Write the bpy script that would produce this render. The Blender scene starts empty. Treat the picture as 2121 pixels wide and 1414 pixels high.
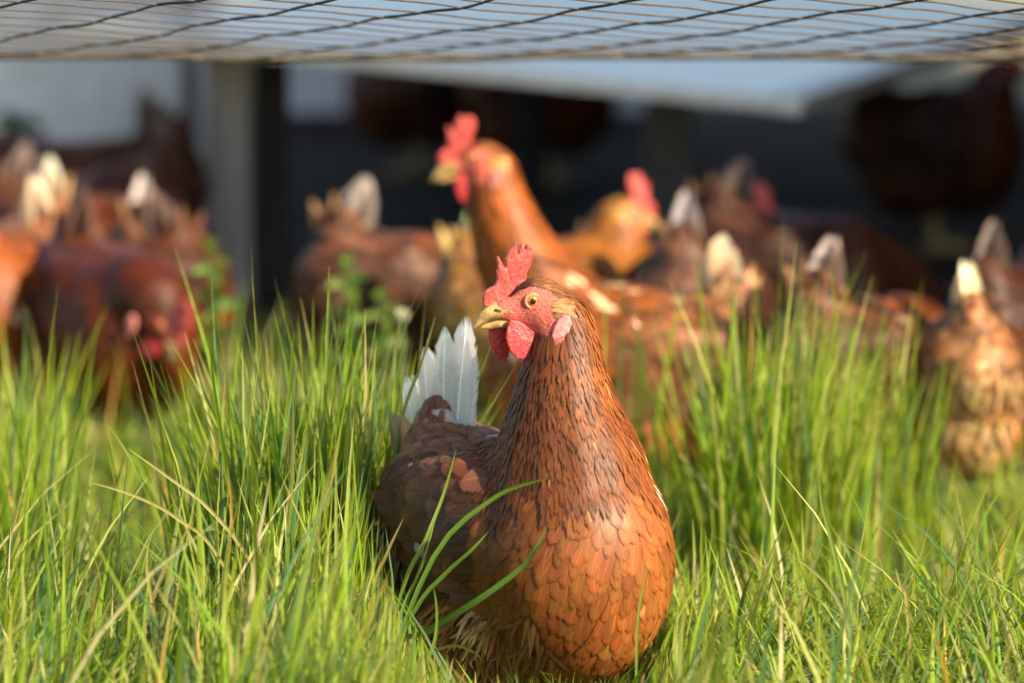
import bpy, bmesh, math, random
import numpy as np
from mathutils.bvhtree import BVHTree
from mathutils import Vector, Matrix
R = math.radians
SC = bpy.context.scene
COL = SC.collection
# ------------------------------------------------------------------ camera
CAM_H = 0.86; F = 9600.0; CXP, CYP = 1060.5, 707.0
PITCH = math.atan((707 + 504) / F)
cam = bpy.data.cameras.new('camera'); camo = bpy.data.objects.new('camera', cam); COL.objects.link(camo)
camo.location = (0, 0, CAM_H); camo.rotation_euler = (math.pi/2 - PITCH, 0, 0)
cam.sensor_width = 36; cam.lens = 36 * F / 2121; cam.clip_start = 0.05; cam.clip_end = 500
cam.dof.use_dof = True; cam.dof.focus_distance = 3.985; cam.dof.aperture_fstop = 3.8
SC.camera = camo
# ------------------------------------------------------------------ sky, sun, exposure
SUN_AZ = R(53); SUN_EL = R(32)            # azimuth: from behind the camera towards its right
w = bpy.data.worlds.new('World'); SC.world = w; w.use_nodes = True
nt = w.node_tree; bgn = nt.nodes['Background']
sky = nt.nodes.new('ShaderNodeTexSky'); sky.sky_type = 'NISHITA'; sky.sun_disc = False
sky.sun_elevation = SUN_EL
SDIR = Vector((math.sin(SUN_AZ)*math.cos(SUN_EL), -math.cos(SUN_AZ)*math.cos(SUN_EL), math.sin(SUN_EL)))
sky.sun_rotation = math.atan2(SDIR.x, SDIR.y)
nt.links.new(sky.outputs[0], bgn.inputs[0]); bgn.inputs[1].default_value = 0.11
sun = bpy.data.lights.new('sun', 'SUN'); sun.energy = 5.0; sun.angle = R(0.6); sun.color = (1, .86, .64)
suno = bpy.data.objects.new('sun', sun); COL.objects.link(suno); suno.location = (4, -3, 4)
suno.rotation_euler = (-SDIR).to_track_quat('-Z', 'Y').to_euler()
SC.view_settings.view_transform = 'Standard'; SC.view_settings.look = 'None'
SC.view_settings.gamma = 1; SC.view_settings.exposure = 1.05
SC.render.engine = 'CYCLES'
SC.cycles.use_denoising = True
SC.cycles.max_bounces = 8; SC.cycles.transparent_max_bounces = 8
rng = np.random.default_rng(7); random.seed(7)

def at(x, y, Y):
    """point at depth Y on the ray of picture point (x, y)"""
    a = (x-CXP)/F; b = (CYP-y)/F
    d = Vector((a, math.cos(PITCH)+b*math.sin(PITCH), -math.sin(PITCH)+b*math.cos(PITCH)))
    return Vector((0, 0, CAM_H)) + d*(Y/d.y)
def proj(X, Y, Z):
    dz = Z-CAM_H; f = Y*math.cos(PITCH)-dz*math.sin(PITCH); u = Y*math.sin(PITCH)+dz*math.cos(PITCH)
    return CXP+F*X/f, CYP-F*u/f

# ------------------------------------------------------------------ materials
def newmat(name):
    m = bpy.data.materials.new(name); m.use_nodes = True
    return m, m.node_tree.nodes, m.node_tree.links, m.node_tree.nodes['Principled BSDF']
def noise(N, L, scale, coord='Object', detail=4, stretch=None, rough=.6):
    tc = N.new('ShaderNodeTexCoord'); n = N.new('ShaderNodeTexNoise')
    n.inputs['Scale'].default_value = scale; n.inputs['Detail'].default_value = detail; n.inputs['Roughness'].default_value = rough
    if stretch:
        mp = N.new('ShaderNodeMapping'); mp.inputs['Scale'].default_value = stretch
        L.new(tc.outputs[coord], mp.inputs[0]); L.new(mp.outputs[0], n.inputs[0])
    else: L.new(tc.outputs[coord], n.inputs[0])
    return n
def ramp(N, L, src, stops):
    r = N.new('ShaderNodeValToRGB'); e = r.color_ramp.elements
    while len(e) < len(stops): e.new(.5)
    for k, (p, c) in enumerate(stops): e[k].position = p; e[k].color = (*c, 1)
    L.new(src, r.inputs[0]); return r
def bump(N, L, b, src, strength, dist=.002):
    k = N.new('ShaderNodeBump'); k.inputs['Strength'].default_value = strength; k.inputs['Distance'].default_value = dist
    L.new(src, k.inputs['Height']); L.new(k.outputs[0], b.inputs['Normal'])
def mixc(N, L, typ, fac, a, b):
    m = N.new('ShaderNodeMix'); m.data_type = 'RGBA'; m.blend_type = typ
    for sock, v in ((m.inputs[0], fac), (m.inputs[6], a), (m.inputs[7], b)):
        if hasattr(v, 'links') or isinstance(v, bpy.types.NodeSocket): L.new(v, sock)
        elif isinstance(v, (int, float)): sock.default_value = v
        else: sock.default_value = (*v, 1)
    return m.outputs[2]
def plain(name, col, rough=.6, scale=30, amt=.35, bmp=.2, dist=.002, metal=0, sss=0, stretch=None, spec=.4):
    m, N, L, b = newmat(name)
    n = noise(N, L, scale, stretch=stretch)
    r = ramp(N, L, n.outputs[0], [(.3, [c*(1-amt) for c in col]), (.7, [min(1, c*(1+amt*.6)) for c in col])])
    L.new(r.outputs[0], b.inputs['Base Color']); b.inputs['Roughness'].default_value = rough; b.inputs['Metallic'].default_value = metal
    b.inputs['Specular IOR Level'].default_value = spec
    if sss:
        b.inputs['Subsurface Weight'].default_value = sss; b.inputs['Subsurface Radius'].default_value = (.006, .0015, .001); b.inputs['Subsurface Scale'].default_value = 1
    bump(N, L, b, n.outputs[0], bmp, dist)
    return m
def feather_material(name, rough=.5, fray=1.5, soft=2.2, fringe=1.08, trans=0):
    m, N, L, b = newmat(name)
    at_ = N.new('ShaderNodeAttribute'); at_.attribute_name = 'Col'
    oi = N.new('ShaderNodeObjectInfo')
    uv = N.new('ShaderNodeUVMap'); sp = N.new('ShaderNodeSeparateXYZ'); L.new(uv.outputs[0], sp.inputs[0])
    base = mixc(N, L, 'MULTIPLY', 1.0, at_.outputs[0], oi.outputs['Color'])
    # barb streaks
    mp = N.new('ShaderNodeMapping'); mp.inputs['Scale'].default_value = (14, 2.2, 1); L.new(uv.outputs[0], mp.inputs[0])
    n = N.new('ShaderNodeTexNoise'); n.inputs['Scale'].default_value = 1.0; n.inputs['Detail'].default_value = 3; L.new(mp.outputs[0], n.inputs[0])
    r1 = ramp(N, L, n.outputs[0], [(.3, (.84, .82, .80)), (.7, (1.10, 1.09, 1.08))])
    c1 = mixc(N, L, 'MULTIPLY', .8, base, r1.outputs[0])
    # paler tip fringe and shaft (the feather's own marking)
    r2 = ramp(N, L, sp.outputs[1], [(.0, (.9, .89, .88)), (.62, (1, 1, 1)), (.93, (fringe, fringe*1.01, fringe*1.03))])
    c2 = mixc(N, L, 'MULTIPLY', 1.0, c1, r2.outputs[0])
    ab = N.new('ShaderNodeMath'); ab.operation = 'ABSOLUTE'; sb = N.new('ShaderNodeMath'); sb.operation = 'SUBTRACT'; sb.inputs[1].default_value = .5
    L.new(sp.outputs[0], sb.inputs[0]); L.new(sb.outputs[0], ab.inputs[0])
    r3 = ramp(N, L, ab.outputs[0], [(.0, (1.9, 2.0, 2.2)), (.055, (1, 1, 1)), (.5, (1, 1, 1))])
    c3 = mixc(N, L, 'MULTIPLY', .7, c2, r3.outputs[0])
    L.new(c3, b.inputs['Base Color']); b.inputs['Roughness'].default_value = rough
    b.inputs['Specular IOR Level'].default_value = .28
    def mth(op, a_, b_=None, cl=False):
        k = N.new('ShaderNodeMath'); k.operation = op; k.use_clamp = cl
        for i_, v in enumerate((a_, b_)):
            if v is None: continue
            if isinstance(v, (int, float)): k.inputs[i_].default_value = v
            else: L.new(v, k.inputs[i_])
        return k.outputs[0]
    across = mth('MULTIPLY', ab.outputs[0], 2.0)                            # 0 shaft .. 1 edge
    tipd = mth('MULTIPLY', mth('SUBTRACT', sp.outputs[1], .62), 2.6)
    edge = mth('MAXIMUM', across, tipd)
    barb = mth('SUBTRACT', mth('MULTIPLY', sp.outputs[1], 26.0), mth('MULTIPLY', across, 7.0))
    cb = N.new('ShaderNodeCombineXYZ'); L.new(barb, cb.inputs[0]); L.new(mth('MULTIPLY', sp.outputs[0], 3.0), cb.inputs[1]); L.new(oi.outputs['Random'], cb.inputs[2])
    bn = N.new('ShaderNodeTexNoise'); bn.inputs['Scale'].default_value = 1.0; bn.inputs['Detail'].default_value = 2; L.new(cb.outputs[0], bn.inputs[0])
    cut = mth('ADD', mth('MULTIPLY', bn.outputs[0], fray), .10 if fray > 1 else .46 if fray > .7 else .62)              # edge beyond this is gap between barbs
    al = mth('ADD', mth('MULTIPLY', mth('SUBTRACT', cut, edge), soft), .6, True)
    L.new(al, b.inputs['Alpha'])
    na = N.new('ShaderNodeAttribute'); na.attribute_name = 'Nrm'
    vt = N.new('ShaderNodeVectorTransform'); vt.vector_type = 'NORMAL'; vt.convert_from = 'OBJECT'; vt.convert_to = 'WORLD'; L.new(na.outputs['Vector'], vt.inputs[0])
    ge = N.new('ShaderNodeNewGeometry'); dt = N.new('ShaderNodeVectorMath'); dt.operation = 'DOT_PRODUCT'; L.new(ge.outputs['Normal'], dt.inputs[0]); L.new(vt.outputs[0], dt.inputs[1])
    sg = mth('SIGN', dt.outputs['Value']); fl = N.new('ShaderNodeVectorMath'); fl.operation = 'SCALE'; L.new(vt.outputs[0], fl.inputs[0]); L.new(mth('MULTIPLY', sg, .82), fl.inputs['Scale'])
    gs = N.new('ShaderNodeVectorMath'); gs.operation = 'SCALE'; gs.inputs['Scale'].default_value = .18; L.new(ge.outputs['Normal'], gs.inputs[0])
    ad_ = N.new('ShaderNodeVectorMath'); ad_.operation = 'ADD'; L.new(fl.outputs[0], ad_.inputs[0]); L.new(gs.outputs[0], ad_.inputs[1])
    nz = N.new('ShaderNodeVectorMath'); nz.operation = 'NORMALIZE'; L.new(ad_.outputs[0], nz.inputs[0])
    bp = N.new('ShaderNodeBump'); bp.inputs['Strength'].default_value = .14; bp.inputs['Distance'].default_value = .0012
    L.new(n.outputs[0], bp.inputs['Height']); L.new(nz.outputs[0], bp.inputs['Normal']); L.new(bp.outputs[0], b.inputs['Normal'])
    if trans:
        tr = N.new('ShaderNodeBsdfTranslucent'); L.new(c3, tr.inputs[0]); tp = N.new('ShaderNodeBsdfTransparent'); m1 = N.new('ShaderNodeMixShader'); m2 = N.new('ShaderNodeMixShader'); m2.inputs[0].default_value = trans
        L.new(al, m1.inputs[0]); L.new(tp.outputs[0], m1.inputs[1]); L.new(tr.outputs[0], m1.inputs[2]); L.new(b.outputs[0], m2.inputs[1]); L.new(m1.outputs[0], m2.inputs[2]); L.new(m2.outputs[0], N['Material Output'].inputs[0])
    return m
M = {}
M['feather'] = feather_material('feather'); M['vane'] = feather_material('breast_feather', .46, 1.0, 2.0, 1.10, 0); M['quill'] = feather_material('quill_feather', .5, .55, 6.0, 1.35, .35)
def body_material():
    m, N, L, b = newmat('hen_skin')
    a = N.new('ShaderNodeAttribute'); a.attribute_name = 'Col'
    oi = N.new('ShaderNodeObjectInfo')
    n = noise(N, L, 300, detail=5, stretch=(1, 1, 2.2)); n2 = noise(N, L, 90, detail=3)
    c = mixc(N, L, 'MULTIPLY', 1, a.outputs[0], oi.outputs['Color'])
    r = ramp(N, L, n.outputs[0], [(.32, (.62, .48, .45)), (.66, (1.2, 1.25, 1.25))])
    c = mixc(N, L, 'MULTIPLY', .9, c, r.outputs[0])
    L.new(c, b.inputs['Base Color']); b.inputs['Roughness'].default_value = .5
    b.inputs['Subsurface Weight'].default_value = .08; b.inputs['Subsurface Radius'].default_value = (.004, .001, .0007); b.inputs['Subsurface Scale'].default_value = 1
    mm = N.new('ShaderNodeMath'); mm.operation = 'ADD'; L.new(n.outputs[0], mm.inputs[0]); L.new(n2.outputs[0], mm.inputs[1])
    bump(N, L, b, mm.outputs[0], .8, .0025)
    return m
M['skin'] = body_material()
M['comb'] = plain('comb_red', (.56, .085, .07), .36, 210, .55, .7, .002, sss=.08)
M['wattle'] = plain('wattle_red', (.54, .045, .045), .36, 260, .40, .6, .002, sss=.08)
M['lobe'] = plain('lobe_pink', (.74, .26, .24), .45, 260, .35, .5, .0015, sss=.12)
M['beak'] = plain('beak_horn', (.52, .33, .12), .32, 75, .75, .35, .001)
M['nostril'] = plain('nostril_dark', (.05, .03, .02), .6)
M['iris'] = plain('iris_amber', (.66, .19, .006), .12, 700, .35, .0, spec=.35)
M['pupil'] = plain('pupil_black', (.006, .005, .005), .05, spec=.7)
M['eyelid'] = plain('eyelid_pale', (.62, .22, .13), .5, 500, .3, .5, .001)
M['leg'] = plain('leg_scaly_yellow', (.55, .36, .12), .5, 260, .45, .6, .002)
def metal_mat(name, col, rough=.45, stretch=(1, 1, .25)):
    m, N, L, b = newmat(name)
    n = noise(N, L, 3.0, stretch=stretch, detail=6); n2 = noise(N, L, 40, detail=4)
    r = ramp(N, L, n.outputs[0], [(.25, [c*.62 for c in col]), (.5, col), (.8, [min(1, c*1.2) for c in col])])
    r2 = ramp(N, L, n2.outputs[0], [(.35, (.7, .68, .62)), (.62, (1, 1, 1))])
    c = mixc(N, L, 'MULTIPLY', .7, r.outputs[0], r2.outputs[0])
    L.new(c, b.inputs['Base Color']); b.inputs['Roughness'].default_value = rough; b.inputs['Metallic'].default_value = .15
    bump(N, L, b, n2.outputs[0], .15, .002)
    return m
M['sheet'] = metal_mat('grey_painted_sheet', (.84, .78, .69), .3)
M['edge'] = metal_mat('pale_sheet_edge', (.80, .74, .62))
M['wallsheet'] = metal_mat('grey_wall_sheet', (.80, .76, .70))
M['trim'] = plain('dark_trim', (.05, .045, .05), .5)
M['wood'] = plain('weathered_wood', (.42, .36, .30), .8, 6, .4, .5, .004, stretch=(6, 6, .6))
M['darkwood'] = plain('tarred_wood', (.045, .04, .036), .8, 6, .4, .5, .004, stretch=(6, 6, .6))
M['greywood'] = plain('dull_grey_wood', (.16, .14, .125), .8, 6, .4, .5, .004, stretch=(6, 6, .6))
M['plank'] = plain('stained_plank', (.13, .075, .045), .8, 5, .45, .5, .004, stretch=(.5, 6, 8))
M['roofing'] = plain('dark_roofing', (.06, .06, .065), .7, 12)
M['strand_dark'] = plain('dark_net_strand', (.022, .025, .032), .6, 60)
M['strand_brown'] = plain('brown_net_strand', (.085, .062, .045), .7, 60)
M['cord'] = plain('tan_edge_cord', (.17, .145, .115), .85, 140, .5, .8, .003)
def ground_mat():
    m, N, L, b = newmat('ground_soil')
    g = N.new('ShaderNodeNewGeometry'); sp = N.new('ShaderNodeSeparateXYZ'); L.new(g.outputs['Position'], sp.inputs[0])
    n = noise(N, L, 3.2, detail=8, rough=.65); n2 = noise(N, L, 60, detail=6, rough=.7)
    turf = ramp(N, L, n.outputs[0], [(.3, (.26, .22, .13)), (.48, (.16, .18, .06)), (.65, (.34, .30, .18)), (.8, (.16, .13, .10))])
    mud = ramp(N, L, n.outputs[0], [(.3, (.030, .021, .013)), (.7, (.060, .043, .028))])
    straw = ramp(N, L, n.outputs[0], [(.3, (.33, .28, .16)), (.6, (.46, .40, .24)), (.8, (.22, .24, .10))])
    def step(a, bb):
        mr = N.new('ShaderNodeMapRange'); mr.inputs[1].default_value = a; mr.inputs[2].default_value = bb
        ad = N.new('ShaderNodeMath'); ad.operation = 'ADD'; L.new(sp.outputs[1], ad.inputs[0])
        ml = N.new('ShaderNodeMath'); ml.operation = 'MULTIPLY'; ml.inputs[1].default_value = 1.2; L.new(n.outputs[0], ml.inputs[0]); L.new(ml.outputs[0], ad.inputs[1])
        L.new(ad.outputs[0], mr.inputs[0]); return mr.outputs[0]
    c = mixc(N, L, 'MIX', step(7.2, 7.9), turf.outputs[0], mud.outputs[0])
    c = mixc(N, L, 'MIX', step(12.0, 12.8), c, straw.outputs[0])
    r2 = ramp(N, L, n2.outputs[0], [(.3, (.6, .6, .6)), (.7, (1.2, 1.2, 1.2))])
    c = mixc(N, L, 'MULTIPLY', .8, c, r2.outputs[0])
    L.new(c, b.inputs['Base Color']); b.inputs['Roughness'].default_value = .95; b.inputs['Specular IOR Level'].default_value = .08
    bump(N, L, b, n2.outputs[0], .8, .02)
    return m
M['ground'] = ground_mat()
def grass_mat():
    m = bpy.data.materials.new('grass_blade'); m.use_nodes = True
    N = m.node_tree.nodes; L = m.node_tree.links; b = N['Principled BSDF']; out = N['Material Output']
    a = N.new('ShaderNodeAttribute'); a.attribute_name = 'Col'
    uv = N.new('ShaderNodeUVMap'); mp = N.new('ShaderNodeMapping'); mp.inputs['Scale'].default_value = (9, 1.5, 1); L.new(uv.outputs[0], mp.inputs[0])
    n = N.new('ShaderNodeTexNoise'); n.inputs['Scale'].default_value = 1; L.new(mp.outputs[0], n.inputs[0])
    r = ramp(N, L, n.outputs[0], [(.3, (.75, .75, .75)), (.7, (1.15, 1.15, 1.15))])
    c = mixc(N, L, 'MULTIPLY', 1, a.outputs[0], r.outputs[0])
    L.new(c, b.inputs['Base Color']); b.inputs['Roughness'].default_value = .5; b.inputs['Specular IOR Level'].default_value = .28
    t = N.new('ShaderNodeBsdfTranslucent'); cc = mixc(N, L, 'MULTIPLY', 1, c, (1.3, 1.3, .5)); L.new(cc, t.inputs[0])
    mx = N.new('ShaderNodeMixShader'); mx.inputs[0].default_value = .46
    L.new(b.outputs[0], mx.inputs[1]); L.new(t.outputs[0], mx.inputs[2]); L.new(mx.outputs[0], out.inputs[0])
    return m
M['grass'] = grass_mat()

# ------------------------------------------------------------------ object helpers
def tag(o, label=None, cat=None, group=None, kind=None):
    if label: o['label'] = label
    if cat: o['category'] = cat
    if group: o['group'] = group
    if kind: o['kind'] = kind
    return o
def empty(name, loc=(0, 0, 0), rz=0):
    o = bpy.data.objects.new(name, None); COL.objects.link(o); o.location = loc; o.rotation_euler = (0, 0, rz); o.empty_display_size = .05
    return o
def link(name, me, mat, parent=None):
    o = bpy.data.objects.new(name, me); COL.objects.link(o)
    if mat is not None and not me.materials: me.materials.append(mat)
    if parent: o.parent = parent
    return o
def mesh(name, V, Fc, smooth=True):
    me = bpy.data.meshes.new(name); me.from_pydata([tuple(v) for v in V], [], [tuple(f) for f in Fc])
    if smooth: me.polygons.foreach_set('use_smooth', [True]*len(me.polygons))
    me.update(); return me
def np_mesh(name, V, Q, UV=None, C=None, smooth=True):
    """V (n,3), Q (m,4) quads, UV per vertex, C per vertex"""
    me = bpy.data.meshes.new(name); nv, nq = len(V), len(Q)
    me.vertices.add(nv); me.vertices.foreach_set('co', np.asarray(V, np.float32).ravel())
    me.loops.add(nq*4); me.loops.foreach_set('vertex_index', np.asarray(Q, np.int32).ravel())
    me.polygons.add(nq); me.polygons.foreach_set('loop_start', np.arange(0, nq*4, 4, dtype=np.int32))
    if smooth: me.polygons.foreach_set('use_smooth', np.ones(nq, bool))
    if UV is not None:
        u = me.uv_layers.new(name='UVMap'); u.data.foreach_set('uv', np.asarray(UV, np.float32)[np.asarray(Q).ravel()].ravel())
    if C is not None:
        a = me.color_attributes.new('Col', 'FLOAT_COLOR', 'POINT')
        a.data.foreach_set('color', np.concatenate([C, np.ones((nv, 1))], 1).astype(np.float32).ravel())
    me.update(calc_edges=True); me.validate(); return me
def ball(V, Fc, c, r, nu=14, nv=9, mat=None):
    b = len(V); c = Vector(c)
    for j in range(1, nv):
        th = math.pi*j/nv
        for i in range(nu):
            ph = 2*math.pi*i/nu
            p = Vector((r[0]*math.sin(th)*math.cos(ph), r[1]*math.sin(th)*math.sin(ph), r[2]*math.cos(th)))
            if mat: p = mat @ p
            V.append(c+p)
    p = Vector((0, 0, r[2])); q = Vector((0, 0, -r[2]))
    if mat: p = mat @ p; q = mat @ q
    V.append(c+p); V.append(c+q); t, s = len(V)-2, len(V)-1
    for i in range(nu):
        k = (i+1) % nu
        Fc.append((t, b+i, b+k)); Fc.append((s, b+(nv-2)*nu+k, b+(nv-2)*nu+i))
        for j in range(nv-2):
            Fc.append((b+j*nu+i, b+(j+1)*nu+i, b+(j+1)*nu+k, b+j*nu+k))
def chain(V, Fc, pts, step=.008):
    """sphere chain through (x,y,z,r) points"""
    for (a, b) in zip(pts[:-1], pts[1:]):
        a = Vector(a); b = Vector(b); n = max(1, int((b-a).to_3d().length/step))
        for k in range(n+1):
            p = a.lerp(b, k/n); ball(V, Fc, p[:3], (p[3],)*3, 12, 8)
def tube(V, Fc, pts, n=8, cap=True):
    """loft of circles through (x,y,z,r)"""
    b0 = len(V); P = [Vector(p[:3]) for p in pts]
    up = Vector((0, 0, 1))
    for i, p in enumerate(P):
        d = (P[min(i+1, len(P)-1)]-P[max(i-1, 0)]).normalized()
        if abs(d.z) > .95: up = Vector((0, 1, 0))
        s = d.cross(up).normalized(); t = s.cross(d)
        for k in range(n):
            a = 2*math.pi*k/n; V.append(p+(s*math.cos(a)+t*math.sin(a))*pts[i][3])
    for i in range(len(P)-1):
        for k in range(n):
            q = (k+1) % n
            Fc.append((b0+i*n+k, b0+i*n+q, b0+(i+1)*n+q, b0+(i+1)*n+k))
    if cap:
        Fc.append(tuple(b0+k for k in range(n))[::-1]); Fc.append(tuple(b0+(len(P)-1)*n+k for k in range(n)))
def remeshed(V, Fc, voxel, smooth, name='m'):
    me = mesh('tmp', V, Fc, False); o = bpy.data.objects.new('tmp', me); COL.objects.link(o)
    r = o.modifiers.new('r', 'REMESH'); r.mode = 'VOXEL'; r.voxel_size = voxel; r.use_smooth_shade = True
    if smooth:
        s = o.modifiers.new('s', 'SMOOTH'); s.factor = .5; s.iterations = smooth
    dg = bpy.context.evaluated_depsgraph_get(); dg.update()
    res = bpy.data.meshes.new_from_object(o.evaluated_get(dg)); res.name = name
    bpy.data.objects.remove(o); bpy.data.meshes.remove(me)
    res.polygons.foreach_set('use_smooth', [True]*len(res.polygons))
    return res
def box_mesh(name, sx, sy, sz, bev=.004, center=True, seg=2):
    bm = bmesh.new(); bmesh.ops.create_cube(bm, size=1)
    bmesh.ops.scale(bm, vec=(sx, sy, sz), verts=bm.verts)
    if not center: bmesh.ops.translate(bm, vec=(0, 0, sz/2), verts=bm.verts)
    if bev: bmesh.ops.bevel(bm, geom=bm.edges[:], offset=bev, segments=seg, profile=.5, affect='EDGES')
    me = bpy.data.meshes.new(name); bm.to_mesh(me); bm.free(); return me

# ------------------------------------------------------------------ ground
def build_ground():
    xs = np.concatenate([np.linspace(-150, -3, 20)[:-1], np.linspace(-3, 3, 90), np.linspace(3, 150, 20)[1:]])
    ys = np.concatenate([np.linspace(-60, 1, 14)[:-1], np.linspace(1, 14, 160), np.linspace(14, 300, 24)[1:]])
    X, Y = np.meshgrid(xs, ys); Z = -.004 - .006*(1+np.sin(X*5.1+Y*2.3)*np.sin(Y*4.7-X*1.9)) - .003*(1+np.sin(X*17+1)*np.sin(Y*13))
    nx, ny = len(xs), len(ys); i = np.arange(nx*ny).reshape(ny, nx)
    Q = np.stack([i[:-1, :-1], i[:-1, 1:], i[1:, 1:], i[1:, :-1]], -1).reshape(-1, 4)
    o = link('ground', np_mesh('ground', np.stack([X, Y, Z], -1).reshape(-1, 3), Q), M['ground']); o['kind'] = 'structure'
build_ground()

# ------------------------------------------------------------------ raised deck, posts, walls
def build_deck():
    C = Vector((.385, 6.885, .358)); e1 = Vector((-.606, .16, .052)).normalized(); e2 = Vector((.198, 1.078, 0)); e2 = (e2-e1*e2.dot(e1)).normalized(); n = e2.cross(e1).normalized()
    if n.z < 0: n = -n
    root = empty('coop_deck', (C.x-.6, C.y+.9, 0))
    tag(root, 'raised grey sheet deck standing on posts behind the hens, pale edge at its corner', 'deck')
    def slab(name, a0, a1, b0, b1, t0, t1, mat, bev=.003):
        me = box_mesh(name, a1-a0, b1-b0, t1-t0, bev)
        rot = Matrix((e1, e2, n)).transposed().to_4x4()
        me.transform(Matrix.Translation(C+e1*(a0+a1)/2+e2*(b0+b1)/2+n*(t0+t1)/2-root.location) @ rot); return link(name, me, mat, root)
    for k in range(2): slab('sheet', .008+k*.56, .008+k*.56+.555, .008, 2.9, -.012, 0, M['sheet'])
    slab('edge_strip', -.048, .006, -.005, 2.9, -.024, .004, M['edge']); slab('edge_strip', .008, 1.12, -.006, .006, -.022, .0025, M['sheet'])
    for b in (.55, 1.4, 2.5): slab('beam', .03, 1.1, b, b+.05, -.055, -.014, M['darkwood'])
    for (x, y, Y, wd, mat, dk) in ((475, 300, 7.42, .068, 'wood', 'post'), (562, 300, 7.52, .058, 'darkwood', 'post'), (1385, 300, 7.55, .075, 'greywood', 'post'), (1100, 300, 9.2, .06, 'darkwood', 'post')):
        p = at(x, y, Y); d = p-C; a = d.dot(e1); b = (Vector((p.x, p.y, 0))-Vector((C.x, C.y, 0))).dot(e2)
        top = C.z + a*e1.z - .015
        me = box_mesh('post', wd, wd, top+.03, .006, False); me.transform(Matrix.Translation(Vector((p.x, p.y, -.03))-root.location)); link(dk, me, M[mat], root)
build_deck()
def build_wall(label, x0, x1, Y, h, npan, trim_at=(), yaw=0, mat='wallsheet', name='sheet_wall'):
    root = empty(name, ((x0+x1)/2, Y, 0), yaw); tag(root, label, 'wall')
    wd = (x1-x0)/npan
    for k in range(npan):
        me = box_mesh('panel', wd-.004, .02, h, .003, False); me.transform(Matrix.Translation((-(x1-x0)/2+wd*(k+.5), 0, -.03))); link('panel', me, M[mat], root)
    for x in trim_at:
        me = box_mesh('seam_strip', .022, .03, h, .004, False); me.transform(Matrix.Translation((x-(x0+x1)/2, -.014, -.03))); link('seam_strip', me, M['trim'], root)
    me = box_mesh('bottom_rail', x1-x0, .03, .05, .004, False); me.transform(Matrix.Translation((0, -.026, -.02))); link('bottom_rail', me, M['darkwood'], root)
build_wall('grey painted sheet wall with dark seam strip beside the weathered post', -2.4, at(470, 300, 8.3).x, 8.3, .85, 3, (at(394, 300, 8.3).x, -1.6))
build_wall('low bluish sheet wall behind the shaded ground under the deck', at(560, 200, 10.9).x, at(1335, 200, 10.9).x, 10.9, .55, 2, (), 0, 'wallsheet', 'sheet_wall')

def build_shade_house():  # out of view, added to block the sun from the coop ground
    root = empty('unseen_shade_house', (3.1, 8.7, 0)); tag(root, 'unseen dark timber house added to cast shade over the ground by the deck', 'shade caster')
    x0, x1, y0, y1, h = -1.5, 1.5, -3.6, 2.2, 2.2
    nb = 15; bh = h/nb
    for k in range(nb):
        for (sx, sy, px_, py_) in ((x1-x0, .03, 0, y0), (x1-x0, .03, 0, y1), (.03, y1-y0-.04, x0, (y0+y1)/2), (.03, y1-y0-.04, x1, (y0+y1)/2)):
            key = 'bd%.2f%.2f' % (sx, sy); me = bpy.data.meshes.get(key) or box_mesh(key, sx, sy, bh+.01, .004)
            o = link('board', me, M['plank'], root); o.location = (px_+random.uniform(-.003, .003), py_, .04+bh*(k+.5)); 
    for s in (-1, 1):
        me = box_mesh('roof', 2.0, y1-y0+.4, .05, .01); o = link('roof', me, M['roofing'], root); o.location = (s*.86, (y0+y1)/2, h+.33); o.rotation_euler = (0, s*R(21), 0)
    me = box_mesh('door', .04, .8, 1.7, .006); d = link('door', me, M['darkwood'], root); d.location = (x0-.03, 1.2, .95)
    V, Fc = [], []; tube(V, Fc, [(-.03, -.3, -.06, .01), (-.06, -.3, -.06, .01), (-.06, -.3, .06, .01), (-.03, -.3, .06, .01)]); link('handle', mesh('handle', V, Fc), M['trim'], d)
build_shade_house()

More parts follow.
